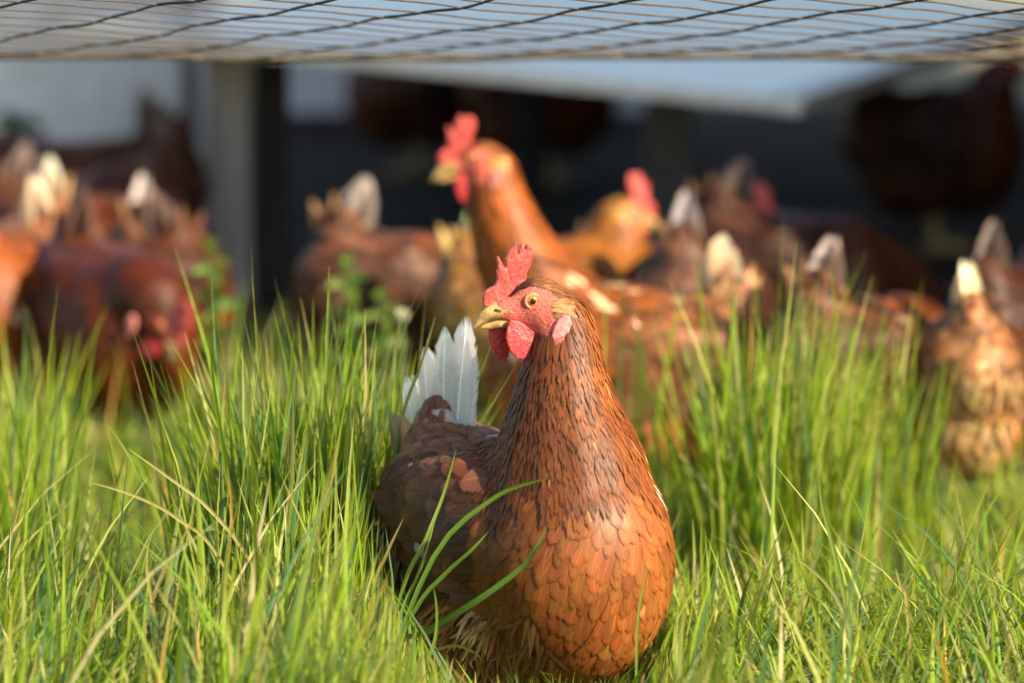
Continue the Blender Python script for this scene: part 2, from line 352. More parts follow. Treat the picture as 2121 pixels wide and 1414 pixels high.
# ------------------------------------------------------------------ feather engine
ROWS = np.array([0, .22, .45, .68, .87, 1.0])
WID = {'round': np.array([.45, .82, 1.0, .95, .66, .10]), 'hackle': np.array([.6, 1, .95, .75, .42, .03]), 'soft': np.array([.6, .9, 1.0, .86, .52, .05]), 'tail': np.array([.40, .74, .96, .92, .60, .08]), 'hair': np.array([.8, 1, .8, .6, .35, .05])}
def feathers(name, P, Nn, T, Ln, Wd, Cl, shape='round', lift=.12, curl=.10, camber=.09, sink=.0006, hug=None, hmax=.0045):
    P, Nn, T = (np.asarray(a, float) for a in (P, Nn, T)); n = len(P)
    T = T - Nn*(T*Nn).sum(1, keepdims=True); T /= np.linalg.norm(T, axis=1, keepdims=True)+1e-9
    S = np.cross(T, Nn)
    Ln = np.broadcast_to(Ln, n); Wd = np.broadcast_to(Wd, n)
    t = ROWS[None, :, None]; l = Ln[:, None, None]
    lift = np.broadcast_to(lift, n)[:, None, None]; curl = np.broadcast_to(curl, n)[:, None, None]
    C = P[:, None, :] - Nn[:, None, :]*sink + T[:, None, :]*l*t + Nn[:, None, :]*(lift*l*t - curl*l*t*t)
    hw = .5*Wd[:, None, None]*WID[shape][None, :, None]
    cam_ = Nn[:, None, :]*hw*camber*2
    A = C - S[:, None, :]*hw - cam_; B = C; D = C + S[:, None, :]*hw - cam_
    V = np.stack([A, B, D], 2)                               # n,6,3,3
    nr = len(ROWS); V = V.reshape(-1, 3)
    NV = np.repeat(Nn, nr*3, axis=0)
    if hug is not None:                                     # lie on the skin like real plumage: never under it, never far off it
        tt = np.tile(np.repeat(ROWS, 3), n); V = V.copy(); ed = np.tile(np.array([1, 0, 1.0]), n*nr); jt = np.repeat(rng.uniform(.85, 1.15, n), nr*3)
        for i_ in range(len(V)):
            lc, nm, _, _ = hug.find_nearest(V[i_])
            if lc is None: continue
            NV[i_] = nm; V[i_] = lc+nm*(.0006+hmax*jt[i_]*tt[i_]-.0004*ed[i_])
    UV = np.zeros((n, nr, 3, 2)); UV[..., 0] = np.array([0, .5, 1]); UV[..., 1] = ROWS[None, :, None]
    base = (np.arange(n)*nr*3)[:, None]
    q = []
    for r in range(nr-1):
        for c in range(2):
            i = r*3+c; q.append([i, i+1, i+4, i+3])
    Q = (base[:, :, None] + np.array(q)[None]).reshape(-1, 4)
    Cc = np.repeat(np.asarray(Cl, float), nr*3, axis=0)
    me = np_mesh(name, V, Q, UV.reshape(-1, 2), np.clip(Cc, 0, 1))
    na = me.attributes.new('Nrm', 'FLOAT_VECTOR', 'POINT'); na.data.foreach_set('vector', NV.astype(np.float32).ravel())
    return me
def sample(me, n, keep=None):
    me.calc_loop_triangles()
    v = np.zeros(len(me.vertices)*3, np.float32); me.vertices.foreach_get('co', v); v = v.reshape(-1, 3)
    vn = np.zeros(len(me.vertices)*3, np.float32); me.vertices.foreach_get('normal', vn); vn = vn.reshape(-1, 3)
    t = np.zeros(len(me.loop_triangles)*3, np.int32); me.loop_triangles.foreach_get('vertices', t); t = t.reshape(-1, 3)
    a, b, c = v[t[:, 0]], v[t[:, 1]], v[t[:, 2]]
    ar = np.linalg.norm(np.cross(b-a, c-a), axis=1)
    if keep is not None: ar = ar*keep((a+b+c)/3)
    if ar.sum() <= 0: return np.zeros((0, 3)), np.zeros((0, 3))
    k = rng.choice(len(t), n, p=ar/ar.sum()); u = rng.random((n, 2)); s = u.sum(1) > 1; u[s] = 1-u[s]
    P = a[k]+(b-a)[k]*u[:, :1]+(c-a)[k]*u[:, 1:]
    tn = t[k]; Nn = vn[tn[:, 0]]*(1-u.sum(1))[:, None]+vn[tn[:, 1]]*u[:, :1]+vn[tn[:, 2]]*u[:, 1:]
    return P, Nn/np.linalg.norm(Nn, axis=1, keepdims=True)
def poisson(P, r):
    g = {}; out = []; inv = 1/r; r2 = r*r
    for i, p in enumerate(P):
        k = (int(math.floor(p[0]*inv)), int(math.floor(p[1]*inv)), int(math.floor(p[2]*inv))); ok = True
        for dx in (-1, 0, 1):
            for dy in (-1, 0, 1):
                for dz in (-1, 0, 1):
                    for j in g.get((k[0]+dx, k[1]+dy, k[2]+dz), ()):
                        d = P[j]-p
                        if d[0]*d[0]+d[1]*d[1]+d[2]*d[2] < r2: ok = False; break
                    if not ok: break
                if not ok: break
            if not ok: break
        if ok: g.setdefault(k, []).append(i); out.append(i)
    return np.array(out, int)
def inpoly(u, v, poly):
    r = np.zeros(len(u), bool); n = len(poly)
    for i in range(n):
        x1, y1 = poly[i]; x2, y2 = poly[(i+1) % n]
        c = ((y1 > v) != (y2 > v)) & (u < (x2-x1)*(v-y1)/(y2-y1+1e-12)+x1); r ^= c
    return r
BARE = [(42, 2), (17.7, 3.5), (9, 10), (1, 13), (-8, 12), (-15, 9), (-22, 1), (-16, -2), (-14, -9), (-18, -17), (-10, -29), (5, -27), (14, -22), (42, -24)]
def z2uv(pts): return [((570-x)*.1179, (540-y)*.1179) for x, y in pts]
COMB = z2uv([(235, 575), (228, 500), (250, 458), (285, 440), (325, 425), (338, 380), (330, 330), (342, 300), (330, 225), (342, 205), (368, 258), (392, 305), (402, 290), (400, 235), (430, 165), (458, 140), (466, 108), (480, 108), (486, 165), (489, 262), (503, 170), (520, 130), (536, 138), (545, 200), (558, 132), (590, 150), (608, 195), (606, 250), (585, 300), (560, 345), (556, 390), (530, 440), (450, 480), (380, 540), (300, 575)])
WATT = z2uv([(400, 670), (375, 740), (366, 800), (378, 860), (400, 910), (440, 948), (485, 965), (535, 953), (575, 918), (602, 870), (607, 810), (585, 775), (540, 740), (500, 700), (460, 680)])
WATF = z2uv([(300, 690), (284, 740), (282, 810), (298, 880), (330, 945), (385, 1002), (410, 990), (432, 950), (440, 880), (430, 760), (400, 690)])
LOBE = z2uv([(800, 640), (762, 640), (718, 672), (690, 725), (668, 800), (655, 860), (690, 852), (735, 820), (790, 765), (815, 700)])

def build_hen(pose, root, fine=False):
    """pose: neck [(x,y,z,r)], head origin, head forward u, body pitch, legs; hen-local: +x forward, z up"""
    hO = Vector(pose['head']); hu = Vector(pose['u']).normalized()
    hw = Vector((0, 0, 1)).cross(hu).normalized(); hv = hu.cross(hw).normalized()
    HM = Matrix.Translation(hO) @ Matrix((hu, hw, hv)).transposed().to_4x4()
    H = lambda u, w_, v: HM @ Vector((u*.001, w_*.001, v*.001))
    Hr = Matrix((hu, hw, hv)).transposed()
    Bm = Matrix.Translation((0, 0, .19)) @ Matrix.Rotation(R(pose.get('pitch', 0)), 4, 'Y') @ Matrix.Translation((0, 0, -.19+pose.get('dz', 0)))
    Br = Bm.to_3x3()
    V, Fc = [], []
    for (c, r) in (((.062, 0, .170), (.088, .088, .108)), ((.005, 0, .185), (.115, .092, .088)), ((-.08, 0, .198), (.085, .072, .072)), ((-.045, 0, .142), (.085, .074, .080))):
        ball(V, Fc, Bm @ Vector(c), r, 24, 16, Br)
    chain(V, Fc, [(*(Bm @ Vector(p[:3])), p[3]) for p in ((-.095, 0, .212, .056), (-.112, 0, .245, .036), (-.116, 0, .275, .019))], .01)
    for s in (-1, 1):   # folded wings and thighs are bulges of the one body
        ball(V, Fc, Bm @ Vector((-.012, s*.060, .198)), (.088, .028, .056), 20, 12, Br @ Matrix.Rotation(R(8), 3, 'Y'))
        chain(V, Fc, [(*(Bm @ Vector((-.005, s*.042, .14))), .048), (-.015, s*.042, .105, .034), (-.012, s*.042, .085, .022)], .008)
    if pose.get('full'):
        ball(V, Fc, Vector((-.005, 0, .118)), (.100, .092, .082), 24, 16)
        for s in (-1, 1): ball(V, Fc, Vector((-.02, s*.05, .085)), (.060, .050, .058), 18, 12)
    nk = [tuple(p) for p in pose['neck']]
    chain(V, Fc, nk, .006)
    last = nk[-1]; hb = H(-12, 0, -10); chain(V, Fc, [last, (*hb, .021)], .005)
    ball(V, Fc, H(-8, 0, -3), (.026, .0155, .0215), 20, 14, Hr); ball(V, Fc, H(-7, 0, -15), (.021, .0145, .016), 16, 10, Hr)
    ball(V, Fc, H(16, 0, -8), (.021, .0098, .0125), 16, 10, Hr)
    body = remeshed(V, Fc, .003 if fine else .0055, 22 if fine else 8, 'hen_body')
    bv = BVHTree.FromPolygons([v.co.copy() for v in body.vertices], [tuple(p.vertices) for p in body.polygons])
    HI = HM.inverted(); BI = Bm.inverted()
    Hin = np.array(HI); Bin = np.array(BI)
    def hc(P): return (P @ Hin[:3, :3].T + Hin[:3, 3])*1000
    def bc(P): return P @ Bin[:3, :3].T + Bin[:3, 3]
    nkp = np.array([p[:3] for p in nk]+[list(hb)]); nkr = np.array([p[3] for p in nk]+[.021])
    def necky(P):
        best = np.full(len(P), 9.); tan = np.zeros((len(P), 3))
        for i in range(len(nkp)-1):
            a, b = nkp[i], nkp[i+1]; ab = b-a; t = np.clip(((P-a)@ab)/(ab@ab), 0, 1)
            d = np.linalg.norm(P-(a+t[:, None]*ab), axis=1)-(nkr[i]*(1-t)+nkr[i+1]*t)
            m = d < best; best[m] = d[m]; tan[m] = -ab/np.linalg.norm(ab)
        return best, tan
    def bare(P):
        h = hc(P); return inpoly(h[:, 0], h[:, 2], BARE) & (np.linalg.norm(h, axis=1) < 60)
    def region(P):
        """0 face 1 crown 2 neck 3 breast 4 wing 5 saddle 6 fluff"""
        h = hc(P); b = bc(P); r = np.full(len(P), 3); nd, _ = necky(P)
        r[(b[:, 0] < -.015) & (b[:, 2] > .2)] = 5
        r[(np.abs(b[:, 1]) > .052) & (b[:, 0] > -.135) & (b[:, 0] < .045) & (b[:, 2] > .148) & (b[:, 2] < .252)] = 4
        r[(b[:, 2] < .135) & (b[:, 0] < .10)] = 6; r[(b[:, 0] < -.095) & (b[:, 2] < .2)] = 6
        r[(nd < .014) & (r != 4) & ((P-np.array(nk[0][:3]))@(nkp[-1]-nkp[0])/np.linalg.norm(nkp[-1]-nkp[0]) > pose.get('nk0', -.01)+.016*np.sin(P[:, 1]*110+P[:, 0]*60)*np.sin(P[:, 1]*47+1)+.004*np.sin(P[:, 1]*610))] = 2
        r[(h[:, 0] > -34) & (h[:, 0] < 45) & (h[:, 2] > -34) & (np.abs(h[:, 1]) < 26) & (h[:, 2] > -24-.25*h[:, 0])] = 1
        r[bare(P)] = 0
        r[inpoly(h[:, 0], h[:, 2], LOBE) & (np.linalg.norm(h, axis=1) < 60)] = 0
        return r
    # base colours
    vc = np.zeros(len(body.vertices)*3, np.float32); body.vertices.foreach_get('co', vc); vc = vc.reshape(-1, 3).astype(float)
    rg = region(vc); pal = np.array([(.56, .125, .085), (.16, .055, .02), (.17, .05, .014), (.20, .065, .018), (.10, .05, .03), (.11, .045, .022), (.16, .07, .03)])
    a = body.color_attributes.new('Col', 'FLOAT_COLOR', 'POINT'); a.data.foreach_set('color', np.concatenate([pal[rg], np.ones((len(vc), 1))], 1).astype(np.float32).ravel())
    link('body', body, M['skin'], root)
    k = 1 if fine else 2.2
    def jit(T, s): return T + rng.normal(0, s, T.shape)
    def vary(col, n, s=.16, warm=.06):
        c = np.array(col)[None]*(1+rng.normal(0, s, (n, 1))); c = c*(1+rng.normal(0, warm, (n, 3))); return np.clip(c, .004, .95)
    BrA = np.array(Br)
    def bdir(v): return np.array(v)@BrA.T
    def reg(i, n, sp):
        P, Nn = sample(body, n, lambda c: (region(c) == i).astype(float)); idx = poisson(P, sp) if len(P) else []
        return P[idx], Nn[idx]
    # crown: tiny feathers
    P, Nn = reg(1, int(14000/k), .0019*k); n = len(P); h = hc(P)
    T = np.tile(np.array(-hu), (n, 1)) + np.array(hv)[None]*(-.35)
    Cl = vary((.20, .075, .027), n, .25); dk = (h[:, 0] > 2) & (h[:, 2] > 3); Cl[dk] = vary((.07, .035, .02), dk.sum(), .3)
    ear = (h[:, 0] < -11) & (h[:, 0] > -29) & (h[:, 2] < 1) & (h[:, 2] > -13); Cl[ear] = vary((.36, .17, .055), ear.sum(), .2)
    Ln = np.where(ear, .0085, .0085)*k**.5
    link('crown_feathers', feathers('crown_feathers', P, Nn, jit(T, .12), Ln*rng.uniform(.8, 1.2, n), .0026*k, Cl, 'hackle', .22, .12, hug=bv, hmax=.0016), M['feather'], root)['kind'] = 'stuff'
    # neck hackles
    P, Nn = reg(2, int(60000/k**2), .0031*k); n = len(P); nd, T = necky(P); b = bc(P)
    hgt = np.clip((P-nkp[0])@(nkp[-1]-nkp[0])/((nkp[-1]-nkp[0])@(nkp[-1]-nkp[0])), 0, 1)
    Cl = vary((.215, .061, .012), n, .11)*(1+.30*(np.sin(P[:, 2:3]*95+P[:, 1:2]*40)*np.sin(P[:, 0:1]*80-P[:, 1:2]*70+2))); 
    lt = rng.random(n) < .02; Cl[lt] = vary((.36, .13, .035), lt.sum())
    sh = np.clip(Nn @ np.array(bdir((.25, -.95, 0))), 0, 1) if fine else np.zeros(n); Cl = Cl*(1-.45*sh[:, None]); dk = rng.random(n) < .08+.25*sh; Cl[dk] = vary((.11, .036, .013), dk.sum())  # right side's shade painted into the colour, with more dark throat feathers
    low = (hgt < .45) & (rng.random(n) < .22*np.clip(Nn @ np.array(bdir((-.35, .9, 0))), 0, 1)); Cl[low] = vary((.72, .55, .38), low.sum(), .1)
    Ln = (.021+.022*(1-hgt))*rng.uniform(.8, 1.25, n)*k**.4
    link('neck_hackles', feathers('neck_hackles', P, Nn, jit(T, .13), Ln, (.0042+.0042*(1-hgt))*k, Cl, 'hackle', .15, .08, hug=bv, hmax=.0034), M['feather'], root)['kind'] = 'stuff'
    # breast
    P, Nn = reg(3, int(16000/k**2), .0074*k**.7); n = len(P); T = np.tile(bdir((-.45, 0, -.9)), (n, 1)); b = bc(P)
    Cl = vary((.245, .074, .016), n, .06)*(1+.28*np.sin(P[:, 2:3]*60+P[:, 1:2]*45)*np.sin(P[:, 1:2]*75+P[:, 0:1]*50+1)); lt = rng.random(n) < .025; Cl[lt] = vary((.34, .135, .035), lt.sum(), .1)
    if fine: sh = np.clip(Nn @ np.array(bdir((.1, -1, 0))), 0, 1); Cl = Cl*(1-.35*sh[:, None])  # shade on the breast's right side painted into its feather colour
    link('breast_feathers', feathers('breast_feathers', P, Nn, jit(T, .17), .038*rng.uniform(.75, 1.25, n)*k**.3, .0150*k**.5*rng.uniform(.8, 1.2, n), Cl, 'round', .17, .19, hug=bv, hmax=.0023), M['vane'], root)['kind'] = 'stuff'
    # saddle and back
    P, Nn = reg(5, int(9000/k**2), .0072*k**.8); n = len(P); b = bc(P); T = np.tile(bdir((-.95, 0, -.12)), (n, 1)) + np.array(bdir((0, 1, 0)))[None]*(b[:, 1:2]*6)
    up_ = np.clip((b[:, 2]-.235)/.03, 0, 1)[:, None]*(b[:, :1] < -.09); T = T*(1-up_) + bdir((-.2, 0, .9))[None]*up_
    Cl = vary((.21, .085, .038), n, .22); lt = rng.random(n) < .05; Cl[lt] = vary((.60, .50, .42) if fine else (.30, .19, .12), lt.sum(), .1)
    link('saddle_feathers', feathers('saddle_feathers', P, Nn, jit(T, .15), .027*rng.uniform(.85, 1.2, n)*k**.4, .014*k**.6, Cl, 'round', .22, .20, hug=bv), M['feather'], root)['kind'] = 'stuff'
    # fluff of belly, thighs and vent
    P, Nn = reg(6, int(26000/k**2), .0052*k); n = len(P); b = bc(P); T = np.tile(bdir((-.35, 0, -.9)), (n, 1))
    Cl = vary((.26, .105, .04), n, .25); rear = (b[:, 0] < -.10); Cl[rear] = vary((.62, .54, .46) if fine else (.30, .17, .09), rear.sum(), .12)
    pt = np.sin(P[:, 0]*70+P[:, 1]*50)*np.sin(P[:, 2]*80+1) > .55; Cl[pt] = vary((.50, .33, .18) if fine else (.27, .12, .05), pt.sum(), .15)
    link('belly_fluff', feathers('belly_fluff', P, Nn, jit(T, .32), np.where(rear, .044 if fine else .03, .026)*rng.uniform(.7, 1.4, n), .0058*k, Cl, 'hair', .36, .20, hug=bv, hmax=.012), M['feather'], root)['kind'] = 'stuff'
    # wings
    for s in (-1, 1):
        P, Nn = sample(body, int(7000/k**2), lambda c: ((region(c) == 4) & (bc(c)[:, 1]*s > 0)).astype(float)); idx = poisson(P, .0115*k**.6); P, Nn = P[idx], Nn[idx]; n = len(P); b = bc(P)
        T = np.tile(bdir((-.92, 0, -.30)), (n, 1))
        Cl = vary((.135, .062, .034), n, .22); lt = rng.random(n) < .02; Cl[lt] = vary((.55, .47, .42) if fine else (.3, .2, .14), lt.sum(), .1)
        top = b[:, 2] > .225; Cl[top] = Cl[top]*np.array([1.35, 1.15, 1.0])
        wing = link('wing', feathers('wing_coverts', P, Nn, jit(T, .10), .042*rng.uniform(.85, 1.15, n)*k**.3, .023*k**.4, Cl, 'round', .20, .17, hug=bv, hmax=.0058), M['quill'], root)
        for q in range(7):
            p0 = Bm @ Vector((.022-.011*q, s*(.090-.0015*q), .158+.0075*q)); nn = Br @ Vector((0, s, .12*q/7-.1)); t0 = Br @ Vector((-.95, -s*(.32+.02*q), .04+.02*q))
            me = feathers('flight_feather', [p0], [nn.normalized()], [t0], .060+.003*q, .022, vary((.115, .055, .032), 1, .12), 'tail', .06, .05, .12)
            link('flight_feather', me, M['quill'], wing)
    # tail: upright tent, each feather its own
    tl = pose.get('tail', 1.0)
    for q in range(10):
        sd = 1 if q % 2 else -1; j = q//2
        th = R(((-5, 4, 13, 23, 35) if fine else (0, 4, 8, 13, 19))[j]+pose.get('tang', 0)); sp_ = .0085 if fine else .006
        base = Bm @ Vector((-.094-sp_*j, sd*(.005+.0025*j if fine else .003), .228-.008*j))
        d = Br @ Vector((-math.sin(th), sd*.03*j*.5, math.cos(th))); nn = Br @ Vector((-.10 if fine else -.42, sd*1.0, .02))
        c = vary((.86, .82, .75) if fine else (.58, .52, .46), 1, .04, .02) if (j < 4 if fine else j in (0, 1, 2)) else vary((.50, .36, .25), 1, .1) if fine else vary((.26, .13, .06), 1, .2)
        me = feathers('tail_feather', [base], [nn.normalized()], [d], ((.140, .136, .126, .112, .095) if fine else (.138, .130, .116, .100, .084))[j]*tl*(1 if fine else .80), (.046 if fine else .046), c, 'tail', .02+.008*j if fine else .005, .05, .12)
        link('tail_feather', me, M['quill'], root)
    if not fine:
        for yo in (-.008, .008):
            me = feathers('tail_feather', [Bm @ Vector((-.104, yo, .228))], [(Br @ Vector((-1, yo*20, .12))).normalized()], [Br @ Vector((-.1, -yo*4, 1))], .10*tl, .036, vary((.48, .38, .30), 1, .08, .03), 'tail', .0, .03, .12)
            link('tail_feather', me, M['quill'], root)
    # tail coverts, brown over white
    for q in range(22 if fine else 14):
        a_ = rng.uniform(-1, 1); base = Bm @ Vector((-.105+rng.uniform(-.025, .02), a_*.022, .232)); d = Br @ Vector((-.12-.5*rng.random(), a_*.12+rng.normal(0, .05), 1.0))
        nn = (Br @ Vector((.25*rng.choice([-1, 1]), math.copysign(.9, a_), 0))).normalized(); me = feathers('tail_covert', [base+nn*.004], [nn], [d], rng.uniform(.030, .055) if fine else rng.uniform(.045, .085), .02, vary((.42, .24, .13) if q % 2 else (.16, .075, .04), 1, .2), 'hackle', .05, .03)
        link('tail_covert', me, M['feather'], root)
    # head furniture
    def plate(name, poly, w0, th, lean=0.0, mat='comb', vox=.0011, wave=0, bulge=0, leanu=0):
        V, Fc = [], []; n = len(poly); cu = sum(p[0] for p in poly)/n; cv = sum(p[1] for p in poly)/n
        for sd in (-1, 1):
            for (u, v) in poly: V.append(Vector((u, w0+lean*(v-cv)+leanu*(u-cu)+wave*math.sin(u*.28+v*.2)+sd*th/2, v)))
        Fc.append(tuple(range(n))); Fc.append(tuple(reversed(range(n, 2*n))))
        for i in range(n): j = (i+1) % n; Fc.append((i, n+i, n+j, j))
        V = [v*.001 for v in V]
        me = remeshed(V, Fc, vox, 2 if vox < .0015 else 2, name)
        for v in me.vertices:
            r = math.hypot(v.co.x*1000-cu, v.co.z*1000-cv); f = max(0, 1-r/16)
            v.co.y += math.copysign(bulge*.001*f, v.co.y-(w0+lean*(v.co.z*1000-cv)+leanu*(v.co.x*1000-cu))*.001)
        me.transform(HM); return link(name, me, M[mat], root)
    vx = .00075 if fine else .0017
    plate('comb', COMB, 0, 5.2, .05, 'comb', vx, .9, .6)
    plate('wattle', WATT, 10.5, 4.6, -.10, 'wattle', vx, .5, 1.2); plate('wattle', WATF if fine else WATT, -9.5, 4.6, .10, 'wattle', vx, .5, 1.2)
    for s in (-1, 1):
        plate('ear_lobe', LOBE, s*28.5, 4.2, -s*.05, 'lobe', vx, .5, .8, -s*.30)
    V, Fc = [], []
    secs = [(16, 1, -15.5, 8.6), (24, .5, -16, 8.2), (31, -1.0, -16.6, 7.2), (38, -4.8, -18, 5.8), (43, -9, -19.5, 4.4), (47, -14.5, -21.3, 2.8), (49.3, -19, -23, 1.2), (50, -22.5, -24, .3)]
    nb = 14
    for (u, t, b_, w_) in secs:
        for q in range(nb):
            an = 2*math.pi*q/nb; sv = math.sin(an); V.append(H(u, w_*math.cos(an)*(1 if sv < 0 else (1-.25*sv)), (t+b_)/2+(t-b_)/2*sv))
    for i in range(len(secs)-1):
        for q in range(nb): r_ = (q+1) % nb; Fc.append((i*nb+q, i*nb+r_, (i+1)*nb+r_, (i+1)*nb+q))
    Fc.append(tuple(range(nb))[::-1]); Fc.append(tuple((len(secs)-1)*nb+q for q in range(nb)))
    bk = link('beak', mesh('beak_upper', V, Fc), M['beak'], root)
    V, Fc = [], []; tube(V, Fc, [(*H(10, 0, -17.5), .0045), (*H(20, 0, -18.5), .0046), (*H(30, 0, -20), .0040), (*H(37, 0, -21.2), .0030), (*H(42, 0, -22.2), .0014), (*H(43.5, 0, -22.6), .0004)], 10); link('lower_beak', mesh('lower_beak', V, Fc), M['beak'], bk)
    for s in (-1, 1):
        V, Fc = [], []; ball(V, Fc, H(29, s*6.9, -7.5), (.0036, .0012, .0013), 12, 8, Hr @ Matrix.Rotation(R(-20), 3, 'Y')); link('nostril', mesh('nostril', V, Fc), M['nostril'], bk)
        # eye: amber ball, pupil, pale lid ring
        V, Fc = [], []; ball(V, Fc, H(0, s*9.6, 0), (.0068,)*3, 24, 16); ey = link('eye', mesh('eye', V, Fc), M['iris'], root)
        V, Fc = [], []; ball(V, Fc, H(.4, s*15.65, 0), (.0027, .0010, .0027), 16, 10, Hr); link('pupil', mesh('pupil', V, Fc), M['pupil'], ey)
        V, Fc = [], []; nn_ = 24; ring = []
        for q in range(nn_+1):
            an = 2*math.pi*q/nn_; ring.append((*H(6.4*math.cos(an), s*(13.1-.25*abs(math.cos(an))), 5.9*math.sin(an)), .0017))
        tube(V, Fc, ring, 8, False); link('eyelid', mesh('eyelid', V, Fc), M['eyelid'], ey)
    # legs with four toes
    for s in (-1, 1):
        V, Fc = [], []; y = s*.042; fx = pose.get('step', 0)*s
        tube(V, Fc, [(-.012, y, .11, .011), (-.016, y, .085, .0085), (-.010+fx*.4, y, .06, .0068), (.0+fx*.8, y, .03, .0065), (.004+fx, y, .012, .0075), (.006+fx, y, .006, .006)], 10)
        for (ang, ln) in ((0, .062), (32, .05), (-32, .05), (180, .025)):
            dx, dy = math.cos(R(ang)), math.sin(R(ang))
            tube(V, Fc, [(.004+fx, y, .009, .0065), (.004+fx+dx*ln*.4, y+dy*ln*.4, .0085, .0056), (.004+fx+dx*ln*.8, y+dy*ln*.8, .006, .0046), (.004+fx+dx*ln, y+dy*ln, .0035, .0015)], 8)
        link('leg', mesh('leg', V, Fc), M['leg'], root)
    return root

def copy_tree(o, parent=None):
    c = o.copy(); COL.objects.link(c); c.parent = parent
    for ch in list(o.children): copy_tree(ch, c)
    return c
def tint(o, c):
    for ch in [o]+list(o.children_recursive): ch.color = (*c, 1)

# main hen
HX, HY = .012, 4.0; HYAW = math.atan2(-.766, .643)
main = empty('hen', (HX, HY, 0), HYAW)
tag(main, 'sharp russet hen with amber eye and white upright tail standing in grass', 'hen')
build_hen(dict(neck=[(.058, 0, .195, .080), (.057, 0, .235, .0705), (.055, 0, .262, .0595), (.051, 0, .29, .0485), (.048, .002, .325, .0370), (.044, .006, .355, .0310), (.040, .007, .374, .0265)],
               head=(.026, -.019, .396), u=(-.403, -.915, -.02), tail=1.02, step=.012, nk0=.050, full=1), main, True)
# three background poses, first use of each is itself a hen of the flock
POSES = {
 'tall': dict(neck=[(.062, 0, .20, .072), (.092, 0, .245, .056), (.122, 0, .300, .043), (.140, 0, .350, .034), (.146, 0, .385, .029)], head=(.165, 0, .402), u=(1, 0, -.08), pitch=-4, step=.01, dz=-.012, tang=8),
 'mid': dict(neck=[(.062, 0, .20, .070), (.088, 0, .238, .054), (.098, 0, .270, .040), (.098, 0, .29, .031)], head=(.118, 0, .306), u=(1, .1, -.1), pitch=0, step=.012),
 'bow': dict(neck=[(.07, 0, .195, .070), (.112, 0, .222, .053), (.146, 0, .222, .039), (.160, 0, .212, .031)], head=(.178, 0, .195), u=(.6, .25, -.76), pitch=5, step=.012),
 'low': dict(neck=[(.07, 0, .175, .068), (.115, 0, .175, .052), (.155, 0, .165, .040), (.178, 0, .148, .032)], head=(.198, 0, .128), u=(.62, .1, -.75), pitch=9, step=.015, dz=-.012),
}
PROTO = {}
# (foot x px, depth, heading deg: 0 right 90 away 180 left 270 to camera, pose, tint, head-turn, scale, label)
HENS = [
 (1290, 5.22, 181, 'tall', (1.6, 1.45, 1.15), 1.02, 'tall chestnut hen in profile with raised head and pink ear lobe behind the sharp hen'),
 (860, 5.9, 25, 'low', (.8, .75, .75), .98, 'brown hen with white tail tip bending down behind the leafy weeds'),
 (1135, 5.72, 28, 'mid', (1.75, 2.0, 1.2), .97, 'bright orange hen with red comb turned away behind the tall chestnut hen'),
 (1450, 5.68, 75, 'low', (.75, .75, .85), 1.0, 'hen bending away with its white tail raised in front of the dark deck post'),
 (1405, 6.05, 15, 'mid', (.7, .6, .6), .86, 'dusky hen with dark red comb behind the raised white tail'),
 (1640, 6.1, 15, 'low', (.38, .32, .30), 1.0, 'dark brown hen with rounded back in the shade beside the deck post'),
 (1800, 5.2, 50, 'low', (.85, .75, .75), .98, 'russet hen bending away with pointed white tail behind the tall right grass tuft'),
 (1972, 5.2, 98, 'low', (2.1, 2.2, 1.8), .90, 'pale buff hen seen from behind with cream tail'),
 (2120, 5.5, 60, 'mid', (.42, .36, .36), .95, 'dark hen with silvery white tail beside the pale buff hen'),
 (2180, 5.3, 170, 'low', (1.0, .8, .7), .8, 'red brown hen half hidden in grass at the foot of the dark hen'),
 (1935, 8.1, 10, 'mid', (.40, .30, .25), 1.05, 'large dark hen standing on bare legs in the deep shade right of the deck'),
 (225, 5.62, 298, 'bow', (.52, .34, .30), .98, 'dark mahogany hen facing forward with red face bent to the grass'),
 (225, 5.95, 200, 'low', (.45, .33, .30), .90, 'mahogany hen with small white tail just behind the bent mahogany hen'),
 (5, 5.75, 250, 'mid', (1.35, 1.2, 1.0), 1.0, 'orange hen with bright white tail cut by the picture edge'),
 (75, 6.1, 262, 'low', (1.6, 1.7, 1.5), .98, 'tan hen with tall buff tail beside the orange hen'),
 (150, 6.4, 330, 'bow', (.7, .58, .55), .95, 'brown hen with red comb behind the tan hen'),
 (215, 7.3, 200, 'low', (.5, .42, .4), 1.0, 'brown hen with white flecked flank in front of the grey sheet wall'),
 (330, 6.1, 80, 'low', (1.1, 1.1, 1.1), .95, 'tan brown hen seen from behind with white tail patch near the weathered post'),
 (290, 7.0, 250, 'bow', (.45, .36, .36), .92, 'dark hen with raised red comb close to the grey sheet wall'),
 (0, 7.4, 350, 'low', (.55, .45, .42), 1.0, 'dull brown hen beneath the grey sheet wall beside dark green weeds'),
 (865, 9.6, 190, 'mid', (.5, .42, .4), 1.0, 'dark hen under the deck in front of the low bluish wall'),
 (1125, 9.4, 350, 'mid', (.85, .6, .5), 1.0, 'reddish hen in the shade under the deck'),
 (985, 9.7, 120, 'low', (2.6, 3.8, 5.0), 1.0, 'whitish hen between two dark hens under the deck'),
]
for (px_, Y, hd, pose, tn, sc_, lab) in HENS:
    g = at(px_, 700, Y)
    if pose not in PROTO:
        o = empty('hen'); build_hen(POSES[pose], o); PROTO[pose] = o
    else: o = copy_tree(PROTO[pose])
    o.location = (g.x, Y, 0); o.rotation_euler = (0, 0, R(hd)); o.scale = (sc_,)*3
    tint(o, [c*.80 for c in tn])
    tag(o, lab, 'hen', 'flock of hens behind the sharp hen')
    for k in ('comb', 'wattle'): pass

